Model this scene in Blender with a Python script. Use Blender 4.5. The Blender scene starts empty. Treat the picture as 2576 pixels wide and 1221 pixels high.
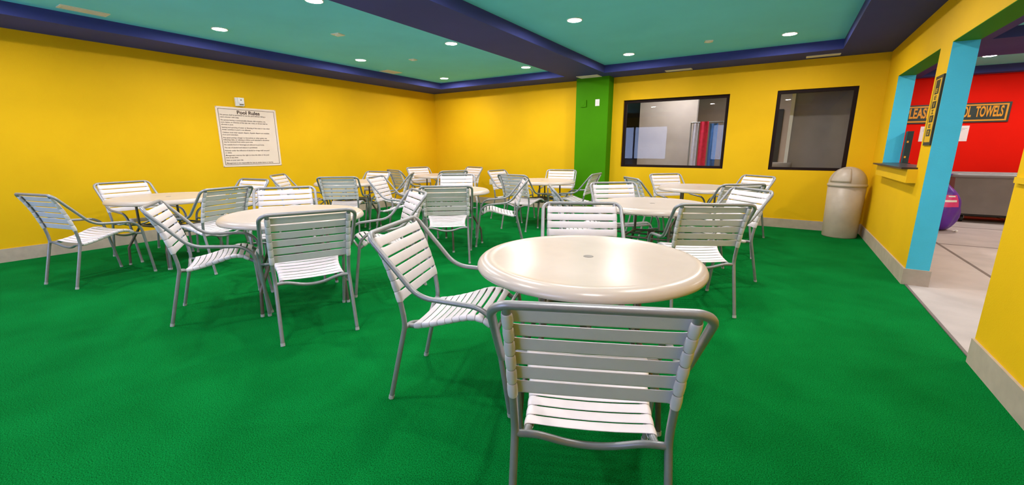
import bpy, math, random
from mathutils import Vector, Matrix
random.seed(7)
S = bpy.context.scene
COL = S.collection
PI = math.pi

# ---------------------------------------------------------------- materials
def srgb(r, g, b):
    f = lambda c: (c/255/12.92) if c/255 <= 0.04045 else ((c/255+0.055)/1.055)**2.4
    return (f(r), f(g), f(b), 1.0)

def new_mat(name):
    m = bpy.data.materials.new(name); m.use_nodes = True
    nt = m.node_tree
    return m, nt, nt.nodes['Principled BSDF']

def mat(name, col, rough=0.5, metal=0.0, var=0.0, vscale=6.0, bump=0.0, bscale=80.0, spec=0.5, detail=4.0, coat=0.0):
    m, nt, p = new_mat(name)
    p.inputs['Base Color'].default_value = col
    p.inputs['Roughness'].default_value = rough
    p.inputs['Metallic'].default_value = metal
    p.inputs['Specular IOR Level'].default_value = spec
    p.inputs['Coat Weight'].default_value = coat
    tc = nt.nodes.new('ShaderNodeTexCoord')
    if var > 0:
        n = nt.nodes.new('ShaderNodeTexNoise'); n.inputs['Scale'].default_value = vscale; n.inputs['Detail'].default_value = detail
        nt.links.new(tc.outputs['Object'], n.inputs['Vector'])
        r = nt.nodes.new('ShaderNodeValToRGB')
        r.color_ramp.elements[0].position = 0.3; r.color_ramp.elements[1].position = 0.7
        r.color_ramp.elements[0].color = tuple(c*(1-var) for c in col[:3])+(1,)
        r.color_ramp.elements[1].color = tuple(min(1, c*(1+var)) for c in col[:3])+(1,)
        nt.links.new(n.outputs['Fac'], r.inputs['Fac']); nt.links.new(r.outputs['Color'], p.inputs['Base Color'])
    if bump > 0:
        n2 = nt.nodes.new('ShaderNodeTexNoise'); n2.inputs['Scale'].default_value = bscale; n2.inputs['Detail'].default_value = 3
        nt.links.new(tc.outputs['Object'], n2.inputs['Vector'])
        b = nt.nodes.new('ShaderNodeBump'); b.inputs['Strength'].default_value = bump; b.inputs['Distance'].default_value = 0.01
        nt.links.new(n2.outputs['Fac'], b.inputs['Height']); nt.links.new(b.outputs['Normal'], p.inputs['Normal'])
    return m

def emit(name, col, strength):
    m = bpy.data.materials.new(name); m.use_nodes = True; nt = m.node_tree
    nt.nodes.remove(nt.nodes['Principled BSDF'])
    e = nt.nodes.new('ShaderNodeEmission'); e.inputs['Color'].default_value = col; e.inputs['Strength'].default_value = strength
    nt.links.new(e.outputs['Emission'], nt.nodes['Material Output'].inputs['Surface'])
    return m

def glass_mat(name):
    m = bpy.data.materials.new(name); m.use_nodes = True; nt = m.node_tree
    nt.nodes.remove(nt.nodes['Principled BSDF'])
    t = nt.nodes.new('ShaderNodeBsdfTransparent'); t.inputs['Color'].default_value = (.9, .92, .92, 1)
    g = nt.nodes.new('ShaderNodeBsdfGlossy'); g.inputs['Roughness'].default_value = 0.0
    f = nt.nodes.new('ShaderNodeFresnel'); f.inputs['IOR'].default_value = 1.34
    x = nt.nodes.new('ShaderNodeMixShader')
    nt.links.new(f.outputs['Fac'], x.inputs['Fac']); nt.links.new(t.outputs['BSDF'], x.inputs[1]); nt.links.new(g.outputs['BSDF'], x.inputs[2])
    nt.links.new(x.outputs['Shader'], nt.nodes['Material Output'].inputs['Surface'])
    return m

def turf_mat():
    m, nt, p = new_mat('green_turf')
    tc = nt.nodes.new('ShaderNodeTexCoord')
    def noise(sc, det):
        n = nt.nodes.new('ShaderNodeTexNoise'); n.inputs['Scale'].default_value = sc; n.inputs['Detail'].default_value = det
        nt.links.new(tc.outputs['Object'], n.inputs['Vector']); return n
    a = noise(2.2, 6); b = noise(210, 4)
    ra = nt.nodes.new('ShaderNodeValToRGB')
    ra.color_ramp.elements[0].position = .3; ra.color_ramp.elements[1].position = .72
    ra.color_ramp.elements[0].color = (.0012, .135, .022, 1); ra.color_ramp.elements[1].color = (.0020, .182, .032, 1)
    rb = nt.nodes.new('ShaderNodeValToRGB')
    rb.color_ramp.elements[0].position = .32; rb.color_ramp.elements[1].position = .68
    rb.color_ramp.elements[0].color = (.42, .42, .35, 1); rb.color_ramp.elements[1].color = (1.55, 1.5, 1.6, 1)
    mx = nt.nodes.new('ShaderNodeMixRGB'); mx.blend_type = 'MULTIPLY'; mx.inputs['Fac'].default_value = 1
    nt.links.new(a.outputs['Fac'], ra.inputs['Fac']); nt.links.new(b.outputs['Fac'], rb.inputs['Fac'])
    nt.links.new(ra.outputs['Color'], mx.inputs['Color1']); nt.links.new(rb.outputs['Color'], mx.inputs['Color2'])
    nt.links.new(mx.outputs['Color'], p.inputs['Base Color'])
    p.inputs['Roughness'].default_value = .95; p.inputs['Specular IOR Level'].default_value = .02
    bp = nt.nodes.new('ShaderNodeBump'); bp.inputs['Strength'].default_value = .45; bp.inputs['Distance'].default_value = .01
    nt.links.new(b.outputs['Fac'], bp.inputs['Height']); nt.links.new(bp.outputs['Normal'], p.inputs['Normal'])
    return m

M = {}
M['yellow'] = mat('yellow_paint', (0.79, 0.465, 0.006, 1), .62, var=.05, vscale=1.2, bump=.12, bscale=140, spec=.12)
M['yellow2'] = mat('yellow_shelf_paint', (0.79, 0.465, 0.006, 1), .6, var=.03, spec=.25)
M['green'] = mat('green_paint', (.052, .235, .001, 1), .65, var=.05, vscale=2, bump=.1, bscale=140, spec=.08)
M['teal'] = mat('teal_ceiling_paint', (0.165, 0.68, 0.82, 1), .8, var=.04, vscale=1.5, bump=.08, bscale=150, spec=.2)
M['navy'] = mat('navy_soffit_paint', (0.045, 0.055, 0.235, 1), .75, var=.06, vscale=2, bump=.08, bscale=150, spec=.2)
M['blue'] = mat('sky_blue_paint', (0.075, 0.56, 0.78, 1), .65, var=.03, bump=.1, bscale=140, spec=.25)
M['red'] = mat('red_paint', (.74, .010, .003, 1), .7, var=.05, vscale=1.5, spec=.08)
M['base'] = mat('taupe_base_tile', (0.47, 0.38, 0.31, 1), .55, var=.08, vscale=12, spec=.3)
M['turf'] = turf_mat()
M['concrete'] = mat('concrete_slab', (0.44, 0.385, 0.37, 1), .7, var=.12, vscale=2.5, bump=.1, bscale=60)
M['joint'] = mat('concrete_joint', (.16, .13, .12, 1), .9, var=.1)
M['steel'] = mat('silver_powder_coat', (.30, .30, .325, 1), .40, metal=.4, var=.05, vscale=40, bump=.05, bscale=400)
M['foot'] = mat('pale_foot_cap', (.42, .42, .43, 1), .6, var=.05)
M['bronze'] = mat('bronze_table_tube', (.16, .13, .115, 1), .38, metal=.5, var=.08, vscale=30)
M['strap'] = mat('white_vinyl_strap', (0.72, 0.665, 0.71, 1), .42, var=.03, vscale=18, bump=.04, bscale=300)
M['table'] = mat('cream_fibreglass', (0.54, 0.46, 0.415, 1), .27, var=.025, vscale=7, bump=.015, bscale=60)
M['plug'] = mat('grey_plug', (.20, .18, .17, 1), .5, var=.1, vscale=50)
M['winframe'] = mat('dark_brown_frame', (.014, .006, .005, 1), .6, var=.2, vscale=20, spec=.12)
M['glass'] = glass_mat('window_glass')
M['lens'] = emit('lamp_lens', (1.0, .915, .87, 1), 190.0)
M['whitetrim'] = mat('white_enamel', (.80, .79, .76, 1), .4, var=.03)
M['vent'] = mat('beige_grille', (0.78, 0.75, 0.64, 1), .5, var=.05)
M['ventdark'] = mat('grille_shadow_slot', (0.45, 0.41, 0.32, 1), .7, var=.1)
M['poster'] = mat('poster_board', (.82, .68, .58, 1), .45, var=.03)
M['ink'] = mat('dark_brown_ink', (.05, .022, .018, 1), .6, var=.1)
M['signblack'] = mat('black_sign_board', (.016, .03, .028, 1), .4, var=.2)
M['signyellow'] = mat('sign_yellow', (.75, .42, .01, 1), .5, var=.05)
M['signorange'] = mat('sign_gold', (.72, .30, .008, 1), .5, var=.05)
M['bin'] = mat('taupe_plastic', (0.44, 0.36, 0.29, 1), .42, var=.06, vscale=9, bump=.05, bscale=200)
M['counter'] = mat('black_counter', (.03, .02, .02, 1), .3, var=.2)
M['cart'] = mat('grey_cart_plastic', (0.21, 0.195, 0.19, 1), .55, var=.06, bump=.05, bscale=150)
M['rim'] = mat('grey_rim', (0.25, 0.25, 0.26, 1), .35, var=.05)
M['dark'] = mat('black_rubber_and_shade', (.01, .01, .01, 1), .7, var=.1)  # rubber parts; also the painted shade strip along the red wall
M['caster'] = mat('grey_caster', (.35, .33, .30, 1), .5, var=.1)
M['purple'] = mat('purple_nylon', (.10, .018, .34, 1), .45, var=.12, vscale=6, bump=.3, bscale=14)
M['pink'] = mat('pink_print', (.72, .04, .22, 1), .5, var=.05)
M['white'] = mat('white_print', (.85, .85, .84, 1), .5, var=.03)
M['paper'] = mat('printer_paper', (.80, .74, .76, 1), .7, var=.02)
M['greywall'] = mat('pale_grey_wall', (.52, .46, .44, 1), .7, var=.04, bump=.05, bscale=150)
M['greywall2'] = mat('warm_grey_wall', (.30, .25, .23, 1), .7, var=.04, bump=.05, bscale=150)
M['beigewall'] = mat('beige_wall', (.60, .46, .37, 1), .7, var=.04)
M['darkroom'] = mat('charcoal_panel', (.03, .028, .032, 1), .6, var=.1)
M['bluepanel'] = mat('navy_panel', (.015, .025, .09, 1), .5, var=.1)
M['clothred'] = mat('red_terry', (.75, .02, .09, 1), .9, var=.15, vscale=20, bump=.3, bscale=90)
M['clothblue'] = mat('blue_terry', (.05, .16, .50, 1), .9, var=.15, vscale=20, bump=.3, bscale=90)
M['clothpale'] = mat('pale_terry', (.62, .60, .78, 1), .9, var=.1, vscale=20, bump=.3, bscale=90)
M['tilefloor'] = mat('dark_tile', (.12, .10, .09, 1), .5, var=.1)
M['snow'] = mat('snowy_ground', (.80, .83, .88, 1), .9, var=.04, vscale=.5)

# ---------------------------------------------------------------- geometry helpers
class MB:
    def __init__(s): s.v = []; s.f = []; s.sm = []; s.mi = []
    def add(s, vs, fs, smooth=False, mi=0):
        o = len(s.v); s.v += [tuple(v) for v in vs]
        for f in fs: s.f.append(tuple(i+o for i in f)); s.sm.append(smooth); s.mi.append(mi)
    def box(s, a, b, mi=0):
        x0, y0, z0 = a; x1, y1, z1 = b
        vs = [(x0,y0,z0),(x1,y0,z0),(x1,y1,z0),(x0,y1,z0),(x0,y0,z1),(x1,y0,z1),(x1,y1,z1),(x0,y1,z1)]
        s.add(vs, [(3,2,1,0),(4,5,6,7),(0,1,5,4),(1,2,6,5),(2,3,7,6),(3,0,4,7)], False, mi)
    def tube(s, pts, r, n=10, mi=0, caps=True, closed=False):
        pts = [Vector(p) for p in pts]; N = len(pts)
        rr = r if isinstance(r, (list, tuple)) else [r]*N
        T = []
        for i in range(N):
            if closed: t = pts[(i+1) % N]-pts[i-1]
            else: t = pts[min(i+1, N-1)]-pts[max(i-1, 0)]
            T.append(t.normalized())
        u = T[0].orthogonal().normalized(); vs = []
        for i in range(N):
            u = (u-T[i]*u.dot(T[i])).normalized(); w = T[i].cross(u)
            for k in range(n):
                a = 2*PI*k/n; vs.append(pts[i]+(u*math.cos(a)+w*math.sin(a))*rr[i])
        fs = []
        for i in range(N if closed else N-1):
            j = (i+1) % N
            for k in range(n): fs.append((i*n+k, i*n+(k+1) % n, j*n+(k+1) % n, j*n+k))
        s.add(vs, fs, True, mi)
        if caps and not closed:
            s.add(vs[:n], [tuple(range(n-1, -1, -1))], False, mi); s.add(vs[-n:], [tuple(range(n))], False, mi)
    def lathe(s, prof, n=64, c=(0,0), mi=0, smooth=True):
        vs = []; fs = []
        for r, z in prof:
            for k in range(n):
                a = 2*PI*k/n; vs.append((c[0]+r*math.cos(a), c[1]+r*math.sin(a), z))
        for i in range(len(prof)-1):
            for k in range(n): fs.append((i*n+k, i*n+(k+1) % n, (i+1)*n+(k+1) % n, (i+1)*n+k))
        s.add(vs, fs, smooth, mi)
    def build(s, name, m, parent=None, loc=None):
        me = bpy.data.meshes.new(name); me.from_pydata(s.v, [], s.f)
        me.polygons.foreach_set('use_smooth', s.sm); me.polygons.foreach_set('material_index', s.mi)
        for q in (m if isinstance(m, (list, tuple)) else [m]): me.materials.append(q)
        me.update()
        o = bpy.data.objects.new(name, me); COL.objects.link(o)
        if parent: o.parent = parent
        if loc: o.location = loc
        return o

def fillet(pts, rad, n=7):
    P = [Vector(p) for p in pts]; out = [P[0]]
    for i in range(1, len(P)-1):
        r = rad[i-1]; a = (P[i-1]-P[i]); b = (P[i+1]-P[i]); la, lb = a.length, b.length; a.normalize(); b.normalize()
        ang = a.angle(b); d = min(r/math.tan(ang/2), la*.48 if i > 1 else la*.95, lb*.48 if i < len(P)-2 else lb*.95)
        p0 = P[i]+a*d; p1 = P[i]+b*d; rr = d*math.tan(ang/2)
        c = P[i]+(a+b).normalized()*(rr/math.sin(ang/2))
        v0 = p0-c; v1 = p1-c; th = v0.angle(v1)
        for k in range(n+1):
            t = k/n; out.append(c+(v0*math.sin((1-t)*th)+v1*math.sin(t*th))/math.sin(th))
    out.append(P[-1]); return out

def catmull(pts, n=6):
    P = [Vector(p) for p in pts]; P = [P[0]*2-P[1]]+P+[P[-1]*2-P[-2]]; out = []
    for i in range(1, len(P)-2):
        for k in range(n):
            t = k/n; a, b, c, d = P[i-1], P[i], P[i+1], P[i+2]
            out.append(.5*((2*b)+(c-a)*t+(2*a-5*b+4*c-d)*t*t+(3*b-a-3*c+d)*t**3))
    out.append(P[-2]); return out

def arclen(pts):
    L = [0]
    for i in range(1, len(pts)): L.append(L[-1]+(Vector(pts[i])-Vector(pts[i-1])).length)
    return L
def at_len(pts, L, s):
    s = max(0, min(L[-1], s))
    for i in range(1, len(L)):
        if s <= L[i] or i == len(L)-1:
            t = (s-L[i-1])/max(1e-9, L[i]-L[i-1]); p = Vector(pts[i-1]).lerp(Vector(pts[i]), t)
            return p, (Vector(pts[i])-Vector(pts[i-1])).normalized()

def tag(o, label=None, cat=None, group=None, kind=None):
    if label: o['label'] = label
    if cat: o['category'] = cat
    if group: o['group'] = group
    if kind: o['kind'] = kind
    return o
def empty(name, loc=(0,0,0), rz=0):
    o = bpy.data.objects.new(name, None); COL.objects.link(o); o.location = loc; o.rotation_euler = (0, 0, rz)
    o.empty_display_size = .1
    return o
def copy_tree(o, parent=None):
    c = o.copy(); COL.objects.link(c); c.parent = parent
    for ch in list(o.children): copy_tree(ch, c)
    return c
def struct(name, mb, m, label=None, parent=None):
    o = mb.build(name, m, parent)
    if not parent: tag(o, label, None, None, 'structure')
    return o
def text(name, items, m, parent):
    """lettering as one real mesh: items are (body, size, matrix, align, stretch, bold)"""
    mb = MB()
    for body, size, mtx, align, sx, bold in items:
        cu = bpy.data.curves.new('temp_text', 'FONT'); cu.body = body; cu.size = size; cu.align_x = align; cu.align_y = 'CENTER'
        cu.extrude = .0006; cu.offset = bold; cu.resolution_u = 3
        o = bpy.data.objects.new('temp_text', cu); COL.objects.link(o)
        bpy.context.view_layer.update()
        me = bpy.data.meshes.new_from_object(o.evaluated_get(bpy.context.evaluated_depsgraph_get()))
        if sx < 0:                                                # negative: wanted width
            xs = [v.co.x for v in me.vertices]; sx = -sx/(max(xs)-min(xs))
        T = mtx @ Matrix.Diagonal((sx, 1, 1, 1))
        mb.add([T @ v.co for v in me.vertices], [tuple(p.vertices) for p in me.polygons])
        bpy.data.objects.remove(o); bpy.data.meshes.remove(me); bpy.data.curves.remove(cu)
    return mb.build(name, m, parent)

# ---------------------------------------------------------------- room dimensions (metres)
XL, XR, YB, YF = -7.344, 1.068, 8.019, -2.3
ZS, ZC = 2.547, 2.672            # soffit underside, recessed ceiling
WT = .165                        # wall thickness
XR2 = XR+WT

# floor
b = MB(); b.box((XL-.2, YF-.2, -.12), (XR+.012, YB+.16, 0)); struct('floor', b, M['turf'], 'green artificial turf carpet over the whole room floor')
# ceiling plane of both rooms
b = MB(); b.box((XL-.2, YF-.2, ZC), (5.0, 11.6, ZC+.12)); struct('ceiling', b, M['teal'], 'teal painted recessed ceiling')

# left wall
b = MB(); b.box((XL-.2, YF-.2, 0), (XL, YB, ZC)); struct('wall_left', b, M['yellow'], 'long yellow wall carrying the poster')
# back wall with two window openings
W1 = (-2.655, -.882, .917, 2.127); W2 = (-.219, .776, .919, 2.128)
b = MB(); y0, y1 = YB, YB+.16
b.box((XL-.2, y0, 0), (W1[0], y1, ZC)); b.box((W1[1], y0, 0), (W2[0], y1, ZC)); b.box((W2[1], y0, 0), (XR2, y1, ZC))
for w in (W1, W2):
    b.box((w[0], y0, 0), (w[1], y1, w[2])); b.box((w[0], y0, w[3]), (w[1], y1, ZC))
struct('wall_back', b, M['yellow'], 'yellow back wall with two dark framed windows')
# right wall: pass-through (5.52..7.266) and doorway (3.41..5.18)
PT = (5.52, 7.266, 1.056, 2.133); DR = (3.41, 5.18, 0, 2.123)
b = MB()
b.box((XR, YF-.2, 0), (XR2, DR[0], ZC)); b.box((XR, DR[0], DR[3]), (XR2, DR[1], ZC)); b.box((XR, DR[1], 0), (XR2, PT[0], ZC))
b.box((XR, PT[0], 0), (XR2, PT[1], PT[2])); b.box((XR, PT[0], PT[3]), (XR2, PT[1], ZC)); b.box((XR, PT[1], 0), (XR2, YB, ZC))
struct('wall_right', b, M['yellow'], 'yellow right wall with doorway and pass-through')
e = .004
b = MB()                                                         # painted jamb and header linings
b.box((XR+.001, DR[1]-e, .15), (XR2, DR[1], DR[3])); b.box((XR+.001, PT[1]-e, PT[2]), (XR2, PT[1], PT[3]))
struct('trim_1', b, M['blue'], 'sky blue painted far jambs of doorway and pass-through')
b = MB()
b.box((XR+.001, DR[0], DR[3]-e), (XR2, DR[1]-e, DR[3])); b.box((XR+.001, PT[0], PT[3]-e), (XR2, PT[1]-e, PT[3]))
struct('trim_2', b, M['green'], 'green painted undersides of the doorway and pass-through headers')
b = MB(); b.box((XR-.018, .4, 1.068), (XR, 3.375, 1.10)); struct('trim_3', b, M['yellow2'], 'thin yellow ledge trim on the right wall before the doorway')
# green pillar
b = MB(); b.box((-3.503, 7.772, 0), (-2.862, YB, ZS)); struct('wall_pillar', b, M['green'], 'green painted pillar on the back wall')

# soffit ring and beam (dark navy)
T1 = (-6.622, -3.592, -1.6, 7.445); T2 = (-2.836, .482, -1.6, 7.435)
b = MB()
b.box((XL, YF, ZS), (T1[0], YB, ZC)); b.box((T2[1], YF, ZS), (XR, YB, ZC))
b.box((T1[0], T1[3], ZS), (T2[1], YB, ZC)); b.box((T1[0], YF, ZS), (T2[1], T1[2], ZC))
struct('trim_4', b, M['navy'], 'navy soffit running round the edge of the ceiling')
b = MB(); b.box((T1[1], T1[2], ZS), (T2[0], T1[3], ZC)); struct('trim_5', b, M['navy'], 'navy beam dividing the two teal ceiling bays')

# baseboards
b = MB(); b.box((XL, YF, 0), (XL+.014, YB, .152)); struct('baseboard_left', b, M['base'])
b = MB(); b.box((XL+.014, YB-.014, 0), (-3.517, YB, .142)); b.box((-3.517, 7.758, 0), (-2.848, 7.772, .142)); b.box((-3.517, 7.772, 0), (-3.503, YB-.014, .142))
b.box((-2.862, 7.772, 0), (-2.848, YB-.014, .142)); b.box((-2.848, YB-.014, 0), (XR-.014, YB, .142)); struct('baseboard_back', b, M['base'])
b = MB(); b.box((XR-.014, DR[1]-.014, 0), (XR, YB, .152)); b.box((XR, DR[1]-.014, 0), (XR2+.014, DR[1], .152)); b.box((XR2, DR[1], 0), (XR2+.014, YB, .152))
b.box((XR-.014, YF, 0), (XR, DR[0]-.0, .152)); struct('baseboard_right', b, M['base'])
b = MB(); b.box((XR+.012, DR[0], -.01), (XR+.03, DR[1], .006)); struct('trim_6', b, M['joint'], 'thin dark edging strip between turf and concrete')

# windows
def window(name, w, y, depth=.05, fw=.05):
    r = empty(name, ((w[0]+w[1])/2, y, w[2])); tag(r, None, None, None, 'structure')
    cx = (w[0]+w[1])/2; x0, x1, h = w[0]-cx, w[1]-cx, w[3]-w[2]
    f = MB()
    f.box((x0, 0, 0), (x1, depth, fw*.85)); f.box((x0, 0, h-fw), (x1, depth, h)); f.box((x0, 0, fw*.85), (x0+fw, depth, h-fw)); f.box((x1-fw, 0, fw*.85), (x1, depth, h-fw))
    f.build('frame', M['winframe'], r)
    if name in ('window_3', 'window_4'): f2 = MB(); f2.box((-.03, 0, fw*.85), (.03, depth, h-fw)); f2.build('mullion', M['winframe'], r)
    g = MB(); g.box((x0+fw, depth*.45, fw*.85), (x1-fw, depth*.45+.006, h-fw)); g.build('pane', M['glass'], r)
    return r
window('window_1', W1, YB+.045); window('window_2', W2, YB+.02)
tag(bpy.data.objects['window_1'], 'wide dark framed window beside the green pillar'); tag(bpy.data.objects['window_2'], 'narrower dark framed window above the trash bin')

# front wall behind the viewer with daylight windows
W3 = (-7.0, -4.2, .8, 2.2); W4 = (-2.55, -.62, .8, 2.2)
b = MB(); y0, y1 = YF-.2, YF
b.box((XL, y0, 0), (W3[0], y1, ZC)); b.box((W3[1], y0, 0), (W4[0], y1, ZC)); b.box((W4[1], y0, 0), (XR, y1, ZC))
for w in (W3, W4): b.box((w[0], y0, 0), (w[1], y1, w[2])); b.box((w[0], y0, w[3]), (w[1], y1, ZC))
struct('wall_front', b, M['yellow'], 'yellow front wall with daylight windows')
window('window_3', W3, YF-.12); window('window_4', W4, YF-.12)
b = MB(); b.box((-30, -40, -.35), (20, YF-.3, -.15)); struct('ground', b, M['snow'], 'snowy ground outside the front windows')

# ---------------------------------------------------------------- neighbouring towel room (through the doorway)
YR = 11.3
b = MB(); b.box((XR+.012, DR[0]-6, -.12), (5.0, YR+.2, 0)); struct('floor_concrete', b, M['concrete'], 'pale concrete floor of the towel room')
b = MB(); b.box((1.845, -2, 0), (1.875, YR, .0015)); b.box((XR2, 7.72, 0), (5, 7.75, .0016)); b.box((XR2, 9.55, 0), (5, 9.575, .0016)); b.box((3.4, -2, 0), (3.43, YR, .0015))
struct('floor_joint', b, M['joint'], 'dark control joints in the concrete floor')
b = MB(); b.box((XR2-.2, YR, 0), (5.0, YR+.2, ZC)); struct('wall_red', b, M['red'], 'red wall of the towel room')
b = MB(); b.box((XR2, YR-.015, 0), (4.8, YR, .15)); struct('shade_strip_red', b, M['dark'], 'black strip painting the shade under the cart along the red wall')  # black strip added to paint the shade in the gap beneath the cart
b = MB(); b.box((4.8, -2.5, 0), (5.0, YR, ZC)); b.box((XR2, -2.7, 0), (5.0, -2.5, ZC)); struct('wall_towel_side', b, M['yellow'], 'far side walls of the towel room')
b = MB()
b.box((XR2, -2.5, ZS), (1.95, YR, ZC)); b.box((1.95, 7.79, ZS), (4.8, 9.15, ZC)); b.box((1.95, 11.08, ZS), (4.8, YR, ZC)); b.box((4.3, -2.5, ZS), (4.8, 7.79, ZC)); b.box((4.3, 9.15, ZS), (4.8, 11.08, ZC))
struct('trim_7', b, M['navy'], 'navy soffit and beam of the towel room')

# ---------------------------------------------------------------- corridor behind the two windows
b = MB(); b.box((-6.0, YB+.16, -.12), (XR2-.2, 11.6, 0)); struct('floor_corridor', b, M['tilefloor'], 'dark tiled floor behind the windows')
b = MB(); b.box((-6.0, 11.4, 0), (XR2-.2, 11.6, ZC)); b.box((-6.1, YB+.16, 0), (-6.0, 11.6, ZC)); b.box((XR2-.2, YB+.16, 0), (XR2-.15, 11.6, ZC)); struct('wall_corridor', b, M['beigewall'], 'beige end wall behind the windows')
b = MB(); b.box((-2.80, 9.6, 0), (-1.63, 9.72, ZC)); struct('wall_partition', b, M['greywall'], 'pale grey partition seen through the wide window')
b = MB(); b.box((.03, 8.7, 0), (XR2-.2, 8.8, ZC)); struct('wall_screen', b, M['greywall2'], 'warm grey partition seen through the narrower window')
b = MB(); b.box((-.02, 8.66, 0), (.03, 8.84, ZC)); struct('trim_8', b, M['whitetrim'], 'white corner post of the warm grey partition')
b = MB(); b.box((-3.6, 10.2, 0), (-2.80, 10.26, 2.3)); struct('door_1', b, M['darkroom'], 'charcoal panel standing for a dark doorway opening behind the wide window')  # dark sheet stands in for the unlit room beyond the opening
b = MB(); b.box((-.55, 11.33, 0), (-.15, 11.4, 2.1)); struct('door_2', b, M['darkroom'], 'dark door far behind the narrower window')
b = MB(); b.box((-3.2, 9.7, 0), (-2.82, 9.78, 1.7)); struct('trim_9', b, M['bluepanel'], 'navy panel behind the wide window')

# ---------------------------------------------------------------- strap chair
TR = .0125
W_TOP, Y_TOP, Z_TOP = .278, -.134, .864
def half(s, pts): return [(p[0]*s, p[1], p[2]) for p in pts]

arm_pts = [(W_TOP, Y_TOP, Z_TOP), (.281, .103, .576), (.296, .465, .546), (.271, .540, 0)]
full_side = fillet([(.12, Y_TOP, Z_TOP)]+arm_pts, [.055, .17, .13], 8)     # from the top bar to the right front foot
iz = next(i for i, p in enumerate(full_side) if p.z < .50 and p.y > .46)    # where arm ends and leg begins
arm_side = full_side[:iz+1]; front_leg = full_side[iz:]

post = catmull([(.234, Y_TOP+.002, Z_TOP-.004), (.2345, -.066, .72), (.233, -.016, .56), (.230, .002, .46)], 6)
post_leg = fillet([post[-1], (.228, .006, .405), (.234, -.091, 0)], [.16], 6)
rail = catmull([(.193, .006, .392), (.189, .05, .392), (.186, .13, .407), (.189, .22, .431), (.208, .33, .464), (.217, .40, .458), (.222, .445, .430)], 6)

def strap_mesh(mb, path, s0, width, r_out, r_in, up, sag, band):
    """one vinyl strap wound round both side tubes: closed ribbon, three sections along the tube"""
    L = arclen(path); secs = []
    for q, bul in ((0, -.0012), (.08, 0), (.5, .0012), (.92, 0), (1, -.0012)):
        p, t = at_len(path, L, s0+width*q)
        t2 = Vector((0, t.y, t.z)).normalized()
        n = Vector((0, -t2.z, t2.y)) if not up else Vector((0, -t2.z, t2.y))
        if up and n.z < 0: n = -n
        if (not up) and n.y < 0: n = -n
        w = abs(p.x); c = Vector((0, p.y, p.z)); ring = []
        def prof(r, sgn):
            out = []
            for k in range(11):                                   # left tube: from its inner side round the back to the front
                a = math.radians(-5-265*k/10); out.append((-w+r*math.cos(a), r*math.sin(a)))
            for f in (.02, .04, .07, .15, .3, .5, .7, .85, .93, .96, .98):  # across the front
                 x = -w+2*w*f; out.append((x, r-sag*(1-(2*f-1)**2)))
            for k in range(11):
                a = math.radians(-5-265*(10-k)/10); out.append((w-r*math.cos(a), r*math.sin(a)))
            return out
        po = prof(r_out+bul, 1); pi = prof(r_in, 1)
        def taper(x, h):                                          # wraps keep full width, the band in front is pulled narrower
            k = max(0, min(1, (w-abs(x)-.002)/.02)); return t2*((.5-q)*band*k*k*(3-2*k))
        secs.append([c+Vector((x, 0, 0))+n*h+taper(x, h) for x, h in po+pi[::-1]])
    m = len(secs[0]); vs = [v for s in secs for v in s]; fs = []
    for i in range(len(secs)-1):
        for k in range(m): fs.append((i*m+k, i*m+(k+1) % m, (i+1)*m+(k+1) % m, (i+1)*m+k))
    h = m//2
    for i, rev in ((0, True), (len(secs)-1, False)):
        for k in range(h-1):
            q = (i*m+k, i*m+k+1, i*m+m-2-k, i*m+m-1-k); fs.append(q[::-1] if rev else q)
    mb.add(vs, fs, True)

def make_chair():
    r = empty('strap_chair')
    s = MB(); L = arclen(post); n = 6; a0 = .022; pitch = (L[-1]-.105-a0+.012)/n
    pitch = .0556
    for k in range(n): strap_mesh(s, post, a0+k*pitch, pitch-.0012, .0152, .0127, False, .002, .0075)
    s.build('backrest', M['strap'], r)
    s = MB(); L = arclen(rail); n = 10; pitch = (L[-1]-.044)/n
    for k in range(n):
        gap = .004 if k < 7 else .010
        strap_mesh(s, rail, .034+k*pitch, pitch-.0015, .0152, .0127, True, .009, gap)
    s.build('seat', M['strap'], r)
    f = MB(); f.tube([(-p[0], p[1], p[2]) for p in arm_side[::-1]]+list(arm_side), TR, 12); f.build('arm_frame', M['steel'], r)
    for sg in (1, -1):
        f = MB(); f.tube(half(sg, post), TR, 10); f.build('back_post', M['steel'], r)
        f = MB(); f.tube(half(sg, rail)+[(sg*.224, .464, .418)], TR, 10); f.build('seat_rail', M['steel'], r)
    for nm, pth in (('front', front_leg), ('rear', post_leg)):
        for sg in (1, -1):
            f = MB(); f.tube(half(sg, pth), TR, 10); l = f.build('leg', M['steel'], r)
            c = MB(); e0 = Vector(half(sg, pth)[-1]); d0 = (Vector(half(sg, pth)[-2])-e0).normalized()
            c.tube([e0, e0+d0*.02], TR+.0016, 10); c.build('foot_cap', M['foot'], l)
    f = MB(); f.tube(catmull([(-.228, .004, .392), (-.16, .008, .390), (-.07, .022, .362), (0, .026, .354), (.07, .022, .362), (.16, .008, .390), (.228, .004, .392)], 5), TR*.92, 10)
    f.build('cross_bar', M['steel'], r)
    f = MB(); f.tube(catmull([(-.287, .478, .425), (-.20, .468, .418), (-.09, .455, .394), (0, .452, .388), (.09, .455, .394), (.20, .468, .418), (.287, .478, .425)], 5), TR*.85, 10)
    f.build('cross_bar', M['steel'], r)
    return r

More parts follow.
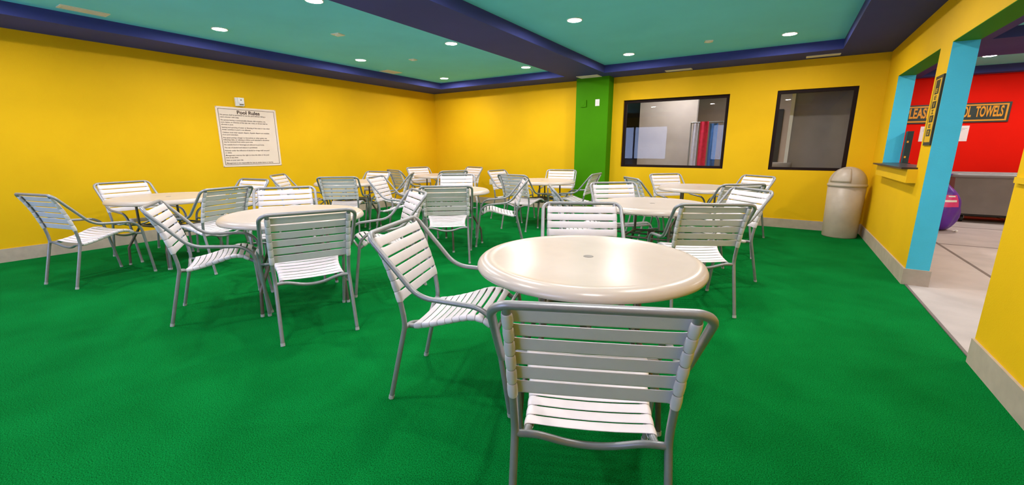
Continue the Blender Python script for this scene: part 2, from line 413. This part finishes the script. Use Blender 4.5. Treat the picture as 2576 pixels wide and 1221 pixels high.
CH = [  # x, y, turn, label
 (-.398, 1.058, .432, 'white strap chair closest to the viewer, back turned, cut by the picture bottom'),
 (-1.568, 1.547, -1.189, 'white strap chair seen from its side, pulled up just left of the nearest table'),
 (-1.149, 2.723, -2.651, 'white strap chair directly behind the nearest table top, front of its back facing viewer'),
 (-.435, 3.379, .505, 'white strap chair seen from behind, past the right rim of the nearest table'),
 (-5.577, .974, .246, 'white strap chair alone at the near end of the poster wall, angled away, shaded back'),
 (-6.598, 1.797, -1.391, 'white strap chair against the poster wall, behind the near table beside that wall'),
 (-4.911, 2.058, 1.786, 'white strap chair with its back to viewer, at the near table beside the poster wall'),
 (-5.859, 2.759, -2.968, 'white strap chair under the poster, only the top of its back showing over other chairs'),
 (-3.76, 1.26, -.508, 'side-on white strap chair at the left of the second nearest table, whole seat visible'),
 (-2.596, 1.572, 1.139, 'white strap chair with grey-shaded back to viewer, in front of the second nearest table'),
 (-4.202, 2.338, -2.113, 'white strap chair facing viewer from behind the second nearest table'),
 (-2.967, 2.78, 2.631, 'white strap chair leaning right, facing left to the second nearest table from its far right'),
 (-6.512, 3.678, -.889, 'narrow-looking white strap chair beneath the right end of the poster, facing right'),
 (-5.382, 3.813, .713, 'white strap chair with back to viewer, at the middle table beside the poster wall'),
 (-5.997, 4.918, -3.028, 'white strap chair facing viewer from behind the middle table beside the poster wall'),
 (-5.208, 4.88, 2.244, 'white strap chair seen edge-on at the right of the middle table beside the poster wall'),
 (-4.826, 4.145, -1.123, 'white strap chair leaning left, facing right to the middle table of the room'),
 (-3.077, 3.485, .701, 'white strap chair with square-on grey back to viewer, at the middle table of the room'),
 (-4.181, 4.979, -2.466, 'white strap chair facing viewer from behind the middle table of the room'),
 (-2.994, 4.791, 2.189, 'white strap chair seen in profile facing left to the middle table of the room'),
 (-6.161, 5.68, -.279, 'dark-looking strap chair turned away at the left of the corner table'),
 (-6.566, 6.652, -1.809, 'white strap chair against the poster wall at the corner table, facing viewer'),
 (-5.135, 5.966, 1.167, 'white strap chair with its back to viewer in front of the corner table'),
 (-5.738, 7.301, 2.9, 'narrow-looking white strap chair by the back wall at the corner table'),
 (-4.349, 6.48, -1.609, 'white strap chair facing right to the table in front of the green pillar'),
 (-3.473, 5.574, -.063, 'white strap chair, back to viewer, at the table in front of the green pillar'),
 (-3.483, 7.118, -2.894, 'white strap chair facing viewer, standing against the green pillar edge'),
 (-2.622, 6.391, 1.647, 'strap chair with thin slanted back, in front of the green pillar, facing left'),
 (-1.578, 4.697, -2.431, 'white strap chair facing viewer from behind the table between nearest and window tables'),
 (-.333, 4.62, 2.327, 'white strap chair facing left, beside the trash bin side of the second right-hand table'),
 (-1.93, 4.03, -1.02, 'strap chair seen exactly edge-on, mostly hidden behind the chair at the nearest table'),
 (-1.628, 5.788, -.895, 'strap chair seen from behind, facing right to the table under the wide window'),
 (-1.472, 6.829, -2.316, 'white strap chair facing viewer below the wide window'),
 (-.372, 6.984, 2.468, 'white strap chair facing viewer below the yellow wall between the two windows'),
 (-.434, 5.387, .715, 'strap chair with its back to viewer at the table under the wide window'),
]
proto = make_chair()
for i, (x, y, a, lab) in enumerate(CH):
    o = proto if i == 0 else copy_tree(proto)
    o.location = (x, y, 0); o.rotation_euler = (0, 0, a)
    tag(o, lab, 'chair', 'white strap patio chairs round the tables')

# ---------------------------------------------------------------- round tables
def make_table():
    r = empty('round_table')
    t = MB()
    prof = [(.0245, .7372), (.30, .7374), (.455, .7378), (.468, .7390), (.480, .7408), (.492, .7416), (.503, .7404), (.515, .7366), (.526, .7300), (.535, .7205), (.540, .7095), (.5405, .700), (.537, .6935), (.531, .691), (.524, .694), (.518, .702), (.49, .708), (.0245, .708), (.0245, .7372)]
    t.lathe(prof, 96); t.build('tabletop', M['table'], r)
    p = MB(); p.lathe([(0, .7372), (.021, .7372), (.024, .7385), (.0243, .735), (.0243, .706), (0, .706)], 28); p.build('hole_cap', M['plug'], r)
    f = MB(); c = .205
    f.tube(fillet([(0, -c, .43), (c, -c, .43), (c, c, .43), (-c, c, .43), (-c, -c, .43), (0, -c, .43)], [.05]*4, 5), .011, 8)
    f.tube([(-c, 0, .43), (c, 0, .43)], .009, 8); f.tube([(0, -c, .43), (0, c, .43)], .009, 8); f.lathe([(.03, .36), (.03, .46), (.026, .46), (.026, .36), (.03, .36)], 20)
    f.build('base_frame', M['bronze'], r); f = MB(); f.tube([(.19*math.cos(2*PI*k/32)*1.05, .19*math.sin(2*PI*k/32)*1.05, .695) for k in range(32)], .011, 8, closed=True)
    f.build('top_ring', M['bronze'], r)
    for k in range(4):
        a = PI/4+k*PI/2; d = Vector((math.cos(a), math.sin(a), 0)); Z = Vector((0, 0, 1))
        l = MB(); l.tube(fillet([d*.22+Z*.695, d*.295+Z*.694, d*.298+Z*.42, d*.425+Z*.195, d*.44+Z*.0], [.03, .06, .05], 5), .0125, 10)
        lo = l.build('leg', M['bronze'], r)
        q = MB(); q.tube([d*.44, d*.4387+Z*.02], .0142, 10); q.build('foot_cap', M['foot'], lo)
    return r
TB = [
 (-.756, 1.876, 342, 'cream round table closest to the viewer, glossy top with grey centre cap'),
 (-3.366, 1.932, 18, 'cream round table second nearest, half hidden by a chair with its back turned'),
 (-5.766, 1.892, 59, 'cream round table at the near end of the poster wall, below left of the poster'),
 (-5.903, 4.366, 40, 'middle cream round table of the row beside the poster wall'),
 (-3.650, 4.169, 47, 'cream round table at the very middle of the room'),
 (-1.030, 4.130, 46, 'cream round table between the nearest table and the one under the wide window'),
 (-5.914, 6.558, 30, 'small-looking cream round table in the far yellow corner'),
 (-3.394, 6.265, 20, 'cream round table standing in front of the green pillar'),
 (-.957, 6.290, 52, 'cream round table under the wide dark framed window'),
]
tproto = make_table()
for i, (x, y, a, lab) in enumerate(TB):
    o = tproto if i == 0 else copy_tree(tproto)
    o.location = (x, y, 0); o.rotation_euler = (0, 0, math.radians(a)-PI/4)
    tag(o, lab, 'table', 'round patio tables')

# ---------------------------------------------------------------- ceiling fittings
def make_light():
    r = empty('downlight')
    t = MB(); t.lathe([(.088, ZC), (.087, ZC-.006), (.078, ZC-.008), (.074, ZC-.003), (.074, ZC)], 32); o = t.build('trim_ring', M['whitetrim'], r); o.location.z = -ZC
    t = MB(); t.lathe([(.074, ZC-.0035), (.0001, ZC-.0035)], 32, smooth=False); o = t.build('lens', M['lens'], r); o.location.z = -ZC
    return r
LT = [
 (-5.95, .70, 'lit recessed downlight behind the viewer on the poster wall side'), (-4.03, .70, 'lit recessed downlight behind the viewer near the navy beam, poster side'),
 (-2.18, .70, 'lit recessed downlight behind the viewer near the navy beam, doorway side'), (-.13, .70, 'lit recessed downlight above the viewer beside the doorway wall'),
 (-5.90, 2.73, 'lit recessed downlight above the near table of the poster wall row'), (-4.03, 2.75, 'lit recessed downlight cut by the top of the picture'),
 (-2.18, 2.72, 'lit recessed downlight just out of view between nearest table and beam'), (-.13, 2.70, 'lit recessed downlight just out of view above the nearest table'),
 (-5.98, 4.82, 'lit recessed downlight above the middle table of the poster wall row'), (-4.03, 4.775, 'lit recessed downlight beside the navy beam above the middle of the room'),
 (-2.17, 4.707, 'largest lit recessed downlight in the right-hand teal bay, next to the beam'), (-.13, 4.70, 'lit recessed downlight out of view near the pass-through'),
 (-6.054, 6.92, 'lit recessed downlight in the ceiling corner above the corner table'), (-4.048, 6.803, 'lit recessed downlight where the beam nears the green pillar'),
 (-2.195, 6.754, 'lit recessed downlight near the wide window'), (-.134, 6.714, 'lit recessed downlight near the narrower window'),
]
lp = make_light()
for i, (x, y, lab) in enumerate(LT):
    o = lp if i == 0 else copy_tree(lp)
    o.location = (x*1.007, y*1.007, ZC); tag(o, lab, 'ceiling light', 'recessed downlights of the main room')
for x, y, lab in [(2.52, 10.0, 'lit recessed downlight seen through the doorway'), (2.9, 6.4, 'lit recessed downlight of the towel room beyond the doorway header'), (2.9, 3.6, 'lit recessed downlight of the towel room nearest the viewer'), (3.9, 10.0, 'lit recessed downlight deep in the towel room'), (2.9, 5.0, 'added unseen downlight brightening the towel room, third from its beam'), (3.9, 6.4, 'added unseen downlight brightening the towel room, farthest from the doorway')]:  # the final pair is added out of view to brighten the concrete floor
    o = copy_tree(lp); o.location = (x, y, ZC); tag(o, lab, 'ceiling light', 'recessed downlights of the towel room')
for x, y, lab in [(-1.9, 8.9, 'lit recessed downlight behind the wide window'), (-.55, 9.6, 'lit recessed downlight behind the narrower window')]:
    o = copy_tree(lp); o.location = (x, y, ZC); tag(o, lab, 'ceiling light', 'recessed downlights of the corridor')

def grille(name, x0, x1, y0, y1, z, lab, slats='x', n=6):
    r = empty(name, ((x0+x1)/2, (y0+y1)/2, z)); w, d = (x1-x0)/2, (y1-y0)/2; f = .018
    m = MB(); m.box((-w, -d, -.008), (w, -d+f, 0)); m.box((-w, d-f, -.008), (w, d, 0)); m.box((-w, -d+f, -.008), (-w+f, d-f, 0)); m.box((w-f, -d+f, -.008), (w, d-f, 0)); m.build('frame', M['vent'], r)
    m = MB(); m.box((-w+f, -d+f, -.002), (w-f, d-f, 0)); m.build('backing', M['ventdark'], r)
    m = MB()
    for k in range(n):
        if slats == 'x': yy = -d+f+(k+.5)*(2*d-2*f)/n; m.box((-w+f, yy-.006, -.007), (w-f, yy+.004, -.002))
        else: xx = -w+f+(k+.5)*(2*w-2*f)/n; m.box((xx-.006, -d+f, -.007), (xx+.004, d-f, -.002))
    m.build('slats', M['vent'], r)
    return tag(r, lab, 'vent')
grille('ceiling_vent', -3.41, -3.00, 7.53, 7.765, ZS, 'beige vent grille under the navy beam above the green pillar')
grille('ceiling_vent', -1.895, -1.475, 7.79, 7.915, ZS, 'beige slot vent in the soffit above the wide window')
grille('ceiling_vent', .085, .485, 7.735, 7.86, ZS, 'beige slot vent in the soffit nearest the right-hand corner')
grille('ceiling_vent', -6.44, -6.28, 1.46, 1.84, ZC, 'large beige ceiling vent at the near end of the poster wall', 'y')
grille('ceiling_vent', -6.55, -6.32, 5.68, 6.03, ZC, 'beige ceiling vent near the corner table, close to the poster wall', 'y')
def sensor(x, y, lab, rz, s=.06):
    r = empty('ceiling_sensor', (x, y, ZC), rz)
    m = MB(); m.box((-s, -s, -.012), (s, s, 0)); m.build('housing', M['vent'], r)
    m = MB(); m.lathe([(.035, -.012), (.033, -.02), (.0001, -.022)], 20); m.build('cover', M['whitetrim'], r)
    return tag(r, lab, 'detector')
sensor(-4.95, 3.668, 'beige square ceiling plate between the two rows of lights, nearer the viewer', .2)
sensor(-5.27, 5.282, 'small pale ceiling plate nearer the far yellow corner', .1, .05)
sensor(-1.054, 6.596, 'small white sprinkler plate in the right-hand teal bay', .3, .05)

# ---------------------------------------------------------------- wall fittings: poster wall
pr = empty('rules_sign', (XL, 3.63, 1.438)); tag(pr, 'square cream Pool Rules poster on the long yellow wall', 'poster')
m = MB(); m.box((0, -.455, -.455), (.008, .455, .455)); m.build('board', M['poster'], pr)
m = MB(); g = .425; t = .006
m.box((.008, -g, g-t), (.0088, g, g)); m.box((.008, -g, -g), (.0088, g, -g+t)); m.box((.008, -g, -g+t), (.0088, -g+t, g-t)); m.box((.008, g-t, -g+t), (.0088, g, g-t))
m.build('border', M['ink'], pr)
m = MB()
for a in (-.447, .447):
    for c in (-.447, .447): m.box((.008, a-.004, c-.004), (.0105, a+.004, c+.004))
m.build('screws', M['ink'], pr)
RX = Matrix(((0, 0, 1, 0), (1, 0, 0, 0), (0, 1, 0, 0), (0, 0, 0, 1)))      # text plane: right = +y, up = +z, faces +x
text('title', [('Pool Rules', .074, Matrix.Translation((.0086, .015, .378)) @ RX, 'CENTER', -.345, .0022)], M['ink'], pr)
LN = [(.133, 'No person shall be permitted to use the pool without taking a'), (.171, 'warm shower with soap.'),
 (.219, 'No person having a communicable disease, skin eruption, cut,'), (.256, 'sore, lesion, or infection of the eye, ear, nose, or throat shall be'), (.293, 'allowed in pool.'),
 (.340, 'Spitting and spouting of water or blowing of the nose or any other'), (.377, 'similar activities in pool is not allowed.'),
 (.424, 'Children must wear aquatic diapers. Aquatic diapers are available'), (.461, 'from pool attendant.'),
 (.510, 'Any guest posing a danger to themselves or other guest, not'), (.546, "following rules, or refusing to follow pool attendant's directions"), (.582, 'may be removed from entire pool area.'),
 (.628, 'No outside food or beverages are allowed in pool area.'), (.677, 'The use of alcohol and tobacco is prohibited.'),
 (.726, 'Nobody under the influence of alcohol or drugs shall use pool'), (.763, 'or slides.'),
 (.807, 'Management reserves the right to close the slide or the pool'), (.844, 'area at any time.'), (.889, 'Swim at your own risk.'),
 (.938, 'Management is not responsible for lost or stolen items or injuries.')]
text('lettering', [(q, .0275, Matrix.Translation((.0086, -.405, .455-.91*v)) @ RX, 'LEFT', .98, .0003) for v, q in LN], M['ink'], pr)
al = empty('fire_alarm', (XL, 3.525, 1.976)); tag(al, 'white fire alarm strobe on the wall just above the poster', 'alarm')
m = MB(); m.box((0, -.058, -.064), (.03, .058, .064)); m.build('back_box', M['whitetrim'], al)
m = MB(); m.box((.03, -.03, -.055), (.052, .058, .064)); m.build('face', M['whitetrim'], al)
m = MB(); m.box((.052, -.022, -.03), (.066, .05, -.002)); m.build('strobe_lens', M['paper'], al)
m = MB(); m.box((.052, .006, .022), (.0535, .022, .036)); m.box((.052, -.016, -.046), (.0535, .044, -.036)); m.build('markings', M['ink'], al)

def plate(name, loc, w, h, m_, lab, cat, rocker=True, d=.007):
    r = empty(name, loc); tag(r, lab, cat)
    m = MB(); m.box((-w/2, -d, -h/2), (w/2, 0, h/2)); m.build('cover_plate', m_, r)
    if rocker:
        m = MB(); m.box((-w*.2, -d-.004, -h*.28), (w*.2, -d, h*.28)); m.build('insert', M['paper'] if m_ is not M['green'] else M['green'], r)
    return r
plate('wall_switch', (-3.07, 7.772, 2.092), .082, .118, M['whitetrim'], 'white switch plate high on the green pillar', 'switch')
plate('painted_box', (-3.345, 7.772, 2.09), .11, .125, M['green'], 'green painted box cover high on the pillar beside the white plate', 'box', True, .02)  # green painted box cover, its use unknown
plate('power_outlet', (-5.70, YB, .505), .075, .118, M['whitetrim'], 'white wall outlet low on back wall beside the corner table', 'outlet')
plate('power_outlet', (-4.12, YB, .470), .075, .118, M['whitetrim'], 'white wall outlet low on back wall close to the green pillar', 'outlet')

# ---------------------------------------------------------------- right wall fittings
sh = empty('serving_shelf', (XR, 6.27, .927)); tag(sh, 'yellow boxed serving shelf with black top under the pass-through', 'shelf')
m = MB(); m.box((-.072, -.83, 0), (0, .83, .129)); m.build('box', M['yellow2'], sh)
m = MB(); m.box((-.118, -.81, .129), (.0, .80, .146)); m.box((0, PT[0]-6.27, .129), (WT+.004, PT[1]-.006-6.27, .146)); m.box((WT+.004, 7.1-6.27, .129), (WT+.075, PT[1]-.006-6.27, .146)); m.build('counter_slab', M['counter'], sh)
vs_ = empty('vertical_sign', (XR, 5.295, 1.575)); tag(vs_, 'tall narrow yellow and black sign on the post between doorway and pass-through', 'sign')
m = MB(); m.box((-.012, -.115, -.298), (0, .115, .298)); m.build('board', M['signblack'], vs_)
m = MB(); m.box((-.0135, -.088, -.27), (-.012, .088, .27)); m.build('field', M['signyellow'], vs_)
m = MB(); m2 = MB()
for k in range(8):
    z = .232-k*.060; hh = .026
    if k in (0, 1, 3, 5, 7): m.box((-.0145, -.058, z-hh-.004), (-.0135, .058, z+hh+.004))
    y_ = .03
    m3 = m2 if k in (1, 3, 5, 7) else m
    if k in (1, 2, 6):
        for q in (-1, 0, 1): m3.box((-.0155, -y_, z+q*.014-.003), (-.0145 if m3 is m2 else -.0135, y_*.7, z+q*.014+.003))
        m3.box((-.0155, y_*.7, z-.017), (-.0145 if m3 is m2 else -.0135, y_, z+.017))
    elif k in (4,):
        m3.box((-.0155, -y_, z+.012), (-.0135, y_, z+.018)); m3.box((-.0155, -y_, z-.018), (-.0135, y_, z-.012)); m3.box((-.0155, -.005, z-.012), (-.0135, .005, z+.012))
    elif k in (3, 5): m3.box((-.0155, -.006, z-.018), (-.0145, .006, z+.018))
    elif k == 7:
        m3.box((-.0155, -.02, z+.012), (-.0145, .02, z+.018)); m3.box((-.0155, -.02, z-.018), (-.0145, .02, z-.012)); m3.box((-.0155, -.02, z-.012), (-.0145, -.013, z+.012)); m3.box((-.0155, .013, z-.012), (-.0145, .02, z+.012))
m.build('letter_blocks', M['signblack'], vs_); m2.build('letters', M['signyellow'], vs_)
bx = empty('menu_box', (1.262, 7.205, 1.073)); tag(bx, 'black upright box with orange spots on the pass-through counter', 'box')
m = MB(); m.box((-.022, -.05, 0), (.035, .05, .385)); m.build('body', M['signblack'], bx)
for z, x in ((.245, -.006), (.06, -.006)): m = MB(); m.box((x-.009, -.0515, z), (x+.009, -.05, z+.024)); m.build('orange_mark', M['signorange'], bx)

# trash bin
bn = empty('trash_bin', (.785, 7.635, 0)); tag(bn, 'taupe dome-topped trash bin in the corner by the narrower window', 'bin')
m = MB(); m.lathe([(.0001, .0), (.200, .0), (.205, .012), (.212, .30), (.222, .735), (.214, .735), (.205, .03), (.0001, .03)], 48); m.build('body', M['bin'], bn)
m = MB(); m.lathe([(.222, .725), (.231, .728), (.233, .750), (.228, .757), (.226, .765), (.216, .768), (.20, .762)], 48); m.build('rim', M['bin'], bn)
m = MB(); dome = [(.222*math.cos(a), .765+.235*math.sin(a)) for a in [PI/2*k/12 for k in range(12)]]+[(.0001, 1.0)]
m.lathe(dome, 48); m.build('dome_lid', M['bin'], bn)
m = MB(); vs2 = []; fs2 = []                                         # push flap standing slightly proud of the dome
A0 = -PI/2-.55
nu, nv = 10, 9
for i in range(nu+1):
    for j in range(nv+1):
        az = A0-.62+1.24*i/nu; el = .10+(.98)*j/nv
        rr = 1.022; vs2.append((.222*rr*math.cos(el)*math.cos(az), .222*rr*math.cos(el)*math.sin(az), .765+.235*rr*math.sin(el)))
for i in range(nu):
    for j in range(nv): q = i*(nv+1)+j; fs2.append((q, q+nv+1, q+nv+2, q+1))
o_ = len(vs2); edge = [i*(nv+1) for i in range(nu+1)]+[nu*(nv+1)+j for j in range(1, nv+1)]+[i*(nv+1)+nv for i in range(nu-1, -1, -1)]+[j for j in range(nv-1, 0, -1)]
for q in edge:
    v = Vector(vs2[q])-Vector((0, 0, .765)); vs2.append(tuple(v*.96+Vector((0, 0, .765))))
for k in range(len(edge)): fs2.append((edge[k], o_+k, o_+(k+1) % len(edge), edge[(k+1) % len(edge)]))
m.add(vs2, fs2, True); m.build('flap', M['bin'], bn)

# ---------------------------------------------------------------- towel room contents
sg = empty('towel_sign', (2.5175, YR, 1.885)); tag(sg, 'long black sign with gold border and lettering on the red wall', 'sign')
sw, sh_ = .741, .172
m = MB(); m.box((-sw, -.02, -sh_), (sw, 0, sh_)); m.build('board', M['signblack'], sg)
m = MB(); a_, c_ = sw-.03, sh_-.025; t = .024
m.box((-a_, -.022, c_-t), (a_, -.02, c_)); m.box((-a_, -.022, -c_), (a_, -.02, -c_+t)); m.box((-a_, -.022, -c_+t), (-a_+t, -.02, c_-t)); m.box((a_-t, -.022, -c_+t), (a_, -.02, c_-t)); m.build('border', M['signorange'], sg)
RY = Matrix(((1, 0, 0, 0), (0, 0, -1, 0), (0, 1, 0, 0), (0, 0, 0, 1)))      # right = +x, up = +z, faces -y
text('lettering', [(wd, .255, Matrix.Translation((x_-2.5175, -.0225, .008)) @ RY, 'CENTER', -w_, .007) for wd, x_, w_ in (('PLEASE', 2.042, .355), ('TAKE', 2.378, .23), ('POOL', 2.652, .235), ('TOWELS', 3.0, .352))], M['signorange'], sg)
for x0, lab in ((2.225, 'white paper notice on the red wall behind the narrow post'), (2.70, 'white paper notice on the red wall just inside the doorway')):
    r = empty('paper_notice', (x0, YR, 1.52)); tag(r, lab, 'notice')
    m = MB(); m.box((-.095, -.003, -.14), (.095, 0, .14)); m.build('sheet', M['paper'], r)
    m = MB()
    for k in range(3): m.box((-.06, -.0036, .09-k*.02), (.07-.03*k, -.003, .094-k*.02))
    m.build('print_lines', M['plug'], r)

ct = empty('towel_cart', (3.15, 10.62, 0)); tag(ct, 'large grey laundry cart on casters against the red wall', 'cart')
m = MB(); w0, w1, d0, d1 = .60, .655, .36, .40
def frustum(mb, w0, d0, z0, w1, d1, z1):
    vs = [(-w0,-d0,z0),(w0,-d0,z0),(w0,d0,z0),(-w0,d0,z0),(-w1,-d1,z1),(w1,-d1,z1),(w1,d1,z1),(-w1,d1,z1)]
    mb.add(vs, [(3,2,1,0),(0,1,5,4),(1,2,6,5),(2,3,7,6),(3,0,4,7)])
frustum(m, w0, d0, .15, w1, d1, .80); 
vs = [(-w1+.03,-d1+.03,.80),(w1-.03,-d1+.03,.80),(w1-.03,d1-.03,.80),(-w1+.03,d1-.03,.80),(-w0+.03,-d0+.03,.18),(w0-.03,-d0+.03,.18),(w0-.03,d0-.03,.18),(-w0+.03,d0-.03,.18)]
m.add(vs, [(4,5,6,7),(4,0,1,5),(5,1,2,6),(6,2,3,7),(7,3,0,4)]); m.build('tub', M['cart'], ct)
m = MB(); m.tube(fillet([(0,-d1-.012,.80),(w1+.012,-d1-.012,.80),(w1+.012,d1+.012,.80),(-w1-.012,d1+.012,.80),(-w1-.012,-d1-.012,.80),(0,-d1-.012,.80)], [.06]*4, 4), .036, 10); m.build('rim', M['rim'], ct)
m = MB(); m.box((-.575, -.34, .118), (.575, .34, .15)); m.build('base_plate', M['dark'], ct)
for a in (-1, 1):
    for c in (-1, 1):
        m = MB(); x, y = a*.44, c*.25
        m.box((x-.028, y-.03, .06), (x-.02, y+.03, .118)); m.box((x+.02, y-.03, .06), (x+.028, y+.03, .118)); cs = m.build('caster', M['caster'], ct)
        m = MB(); m.tube([(x-.018, y, .055), (x+.018, y, .055)], .055, 20); m.build('wheel', M['dark'], cs)

bg = empty('purple_bag', (2.10, 9.12, 0)); tag(bg, 'plump purple drawstring bag on the concrete floor behind the blue jamb', 'bag')
m = MB(); prof = [(.0001, .012), (.12, .006), (.19, .05), (.232, .14), (.248, .26), (.245, .38), (.222, .50), (.175, .60), (.11, .67), (.065, .72), (.05, .77), (.07, .83), (.09, .87), (.0001, .86)]
prof = [(max(.0001, p.x), p.z) for p in catmull([(r_, 0, z) for r_, z in prof], 4)]
for k in range(1, len(prof)): prof[k] = (prof[k][0], prof[k][1] if k > len(prof)-5 else max(prof[k][1], prof[k-1][1]+1e-4))
n = 96; vs = []; fs = []
for r_, z in prof:
    for k in range(n):
        a = 2*PI*k/n; q = 1+.05*math.sin(5*a+z*9)*min(1, r_*6)+.03*math.sin(9*a-z*14); vs.append((r_*q*math.cos(a), r_*q*math.sin(a), z))
for i in range(len(prof)-1):
    for k in range(n): fs.append((i*n+k, i*n+(k+1) % n, (i+1)*n+(k+1) % n, (i+1)*n+k))
m.add(vs, fs, True); m.build('sack', M['purple'], bg)
def patch(mb, az0, az1, z0, z1, off=.008):
    nu, nv = 24, 14; vs = []; fs = []
    for i in range(nu+1):
        for j in range(nv+1):
            a = az0+(az1-az0)*i/nu; z = z0+(z1-z0)*j/nv
            for k in range(len(prof)-1):
                if prof[k][1] <= z <= prof[k+1][1]: r_ = prof[k][0]+(prof[k+1][0]-prof[k][0])*(z-prof[k][1])/(prof[k+1][1]-prof[k][1]); break
            q = 1+.05*math.sin(5*a+z*9)*min(1, r_*6)+.03*math.sin(9*a-z*14)
            vs.append(((r_*q+off)*math.cos(a), (r_*q+off)*math.sin(a), z))
    for i in range(nu):
        for j in range(nv): t_ = i*(nv+1)+j; fs.append((t_, t_+nv+1, t_+nv+2, t_+1))
    mb.add(vs, fs, True)
m = MB(); patch(m, -1.75, -.7, .38, .56, .003); m.build('pink_print', M['pink'], bg)
m = MB(); patch(m, -1.5, -.8, .455, .485, .006); patch(m, -1.3, -.9, .53, .55, .006); m.build('white_print', M['white'], bg)
m = MB(); m.tube([(.20, -.13, .012), (.225, -.15, .02), (.245, -.145, .012)], .014, 8); m.tube([(.225, -.15, .02), (.23, -.17, .012)], .012, 8); m.build('drawstring_end', M['white'], bg)

# ---------------------------------------------------------------- corridor contents
def hang(name, x, y, z0, z1, w, m_, lab):
    m = MB(); n = 14; vs = []; fs = []
    for j in range(7):
        z = z1+(z0-z1)*j/6
        for k in range(n+1):
            u = k/n; vs.append((-w/2+w*u, .018*math.sin(u*9+j*.25)*(0.4+j/8), z))
    for j in range(6):
        for k in range(n): q = j*(n+1)+k; fs.append((q, q+1, q+n+2, q+n+1))
    o_ = len(vs); vs += [(v[0], v[1]+.012, v[2]) for v in vs]
    fs += [tuple(i+o_ for i in f[::-1]) for f in fs]
    m.add(vs, fs, True); o = m.build(name, m_); o.location = (x, y, 0)
    return tag(o, lab, 'towel', 'towels hanging behind the wide window')
hang('hanging_towel', -1.53, 9.0, .55, 1.73, .10, M['clothpale'], 'pale towel hanging at the left of the row behind the wide window')
hang('hanging_towel', -1.38, 9.0, .55, 1.76, .15, M['clothred'], 'red towel hanging behind the wide window')
hang('hanging_towel', -1.21, 9.0, .55, 1.72, .14, M['clothblue'], 'blue towel hanging behind the wide window')
m = MB(); m.tube([(-1.62, 9.035, 1.745), (-1.05, 9.035, 1.745)], .012, 8); m.tube([(-1.62, 9.035, 0), (-1.62, 9.035, 1.745)], .014, 8); m.tube([(-1.05, 9.035, 0), (-1.05, 9.035, 1.745)], .014, 8)
m.box((-1.64, 8.8, 0), (-1.60, 9.2, .03)); m.box((-1.07, 8.8, 0), (-1.03, 9.2, .03))
tag(m.build('towel_rack', M['steel']), 'grey standing rack holding the towels behind the wide window', 'rack')
m = MB(); m.lathe([(.0001, 0), (.17, 0), (.17, .88), (.20, .92), (.20, 1.02), (.18, 1.02), (.17, .96), (.0001, .95)], 36, (-.10, 8.55)); tag(m.build('round_basin', M['greywall2']), 'grey round basin behind the narrower window', 'basin')

# ---------------------------------------------------------------- camera
f_, yaw, pitch, roll, h = 1056.678, .568347550, .219123508, -.00145861458, 1.25
F = Vector((-math.sin(yaw)*math.cos(pitch), math.cos(yaw)*math.cos(pitch), -math.sin(pitch)))
R = Vector((math.cos(yaw), math.sin(yaw), 0)); U = R.cross(F)
R2 = R*math.cos(roll)+U*math.sin(roll); U2 = -R*math.sin(roll)+U*math.cos(roll)
cam = bpy.data.cameras.new('camera'); co = bpy.data.objects.new('camera', cam); COL.objects.link(co)
cam.sensor_fit = 'HORIZONTAL'; cam.sensor_width = 36; cam.lens = f_/2576*36; cam.clip_start = .02; cam.clip_end = 200
co.matrix_world = Matrix(((R2.x, U2.x, -F.x, 0), (R2.y, U2.y, -F.y, 0), (R2.z, U2.z, -F.z, h), (0, 0, 0, 1)))
S.camera = co

# ---------------------------------------------------------------- daylight and view
w = bpy.data.worlds.new('daylight'); S.world = w; w.use_nodes = True
bgn = w.node_tree.nodes['Background']; bgn.inputs['Color'].default_value = (.50, .60, 1.0, 1); bgn.inputs['Strength'].default_value = 3.9
S.view_settings.view_transform = 'Standard'; S.view_settings.look = 'None'; S.view_settings.gamma = 1.0
S.view_settings.use_curve_mapping = False; S.view_settings.exposure = 1.55
S.cycles.use_denoising = True
S.cycles.max_bounces = 8; S.cycles.diffuse_bounces = 5; S.cycles.transparent_max_bounces = 12
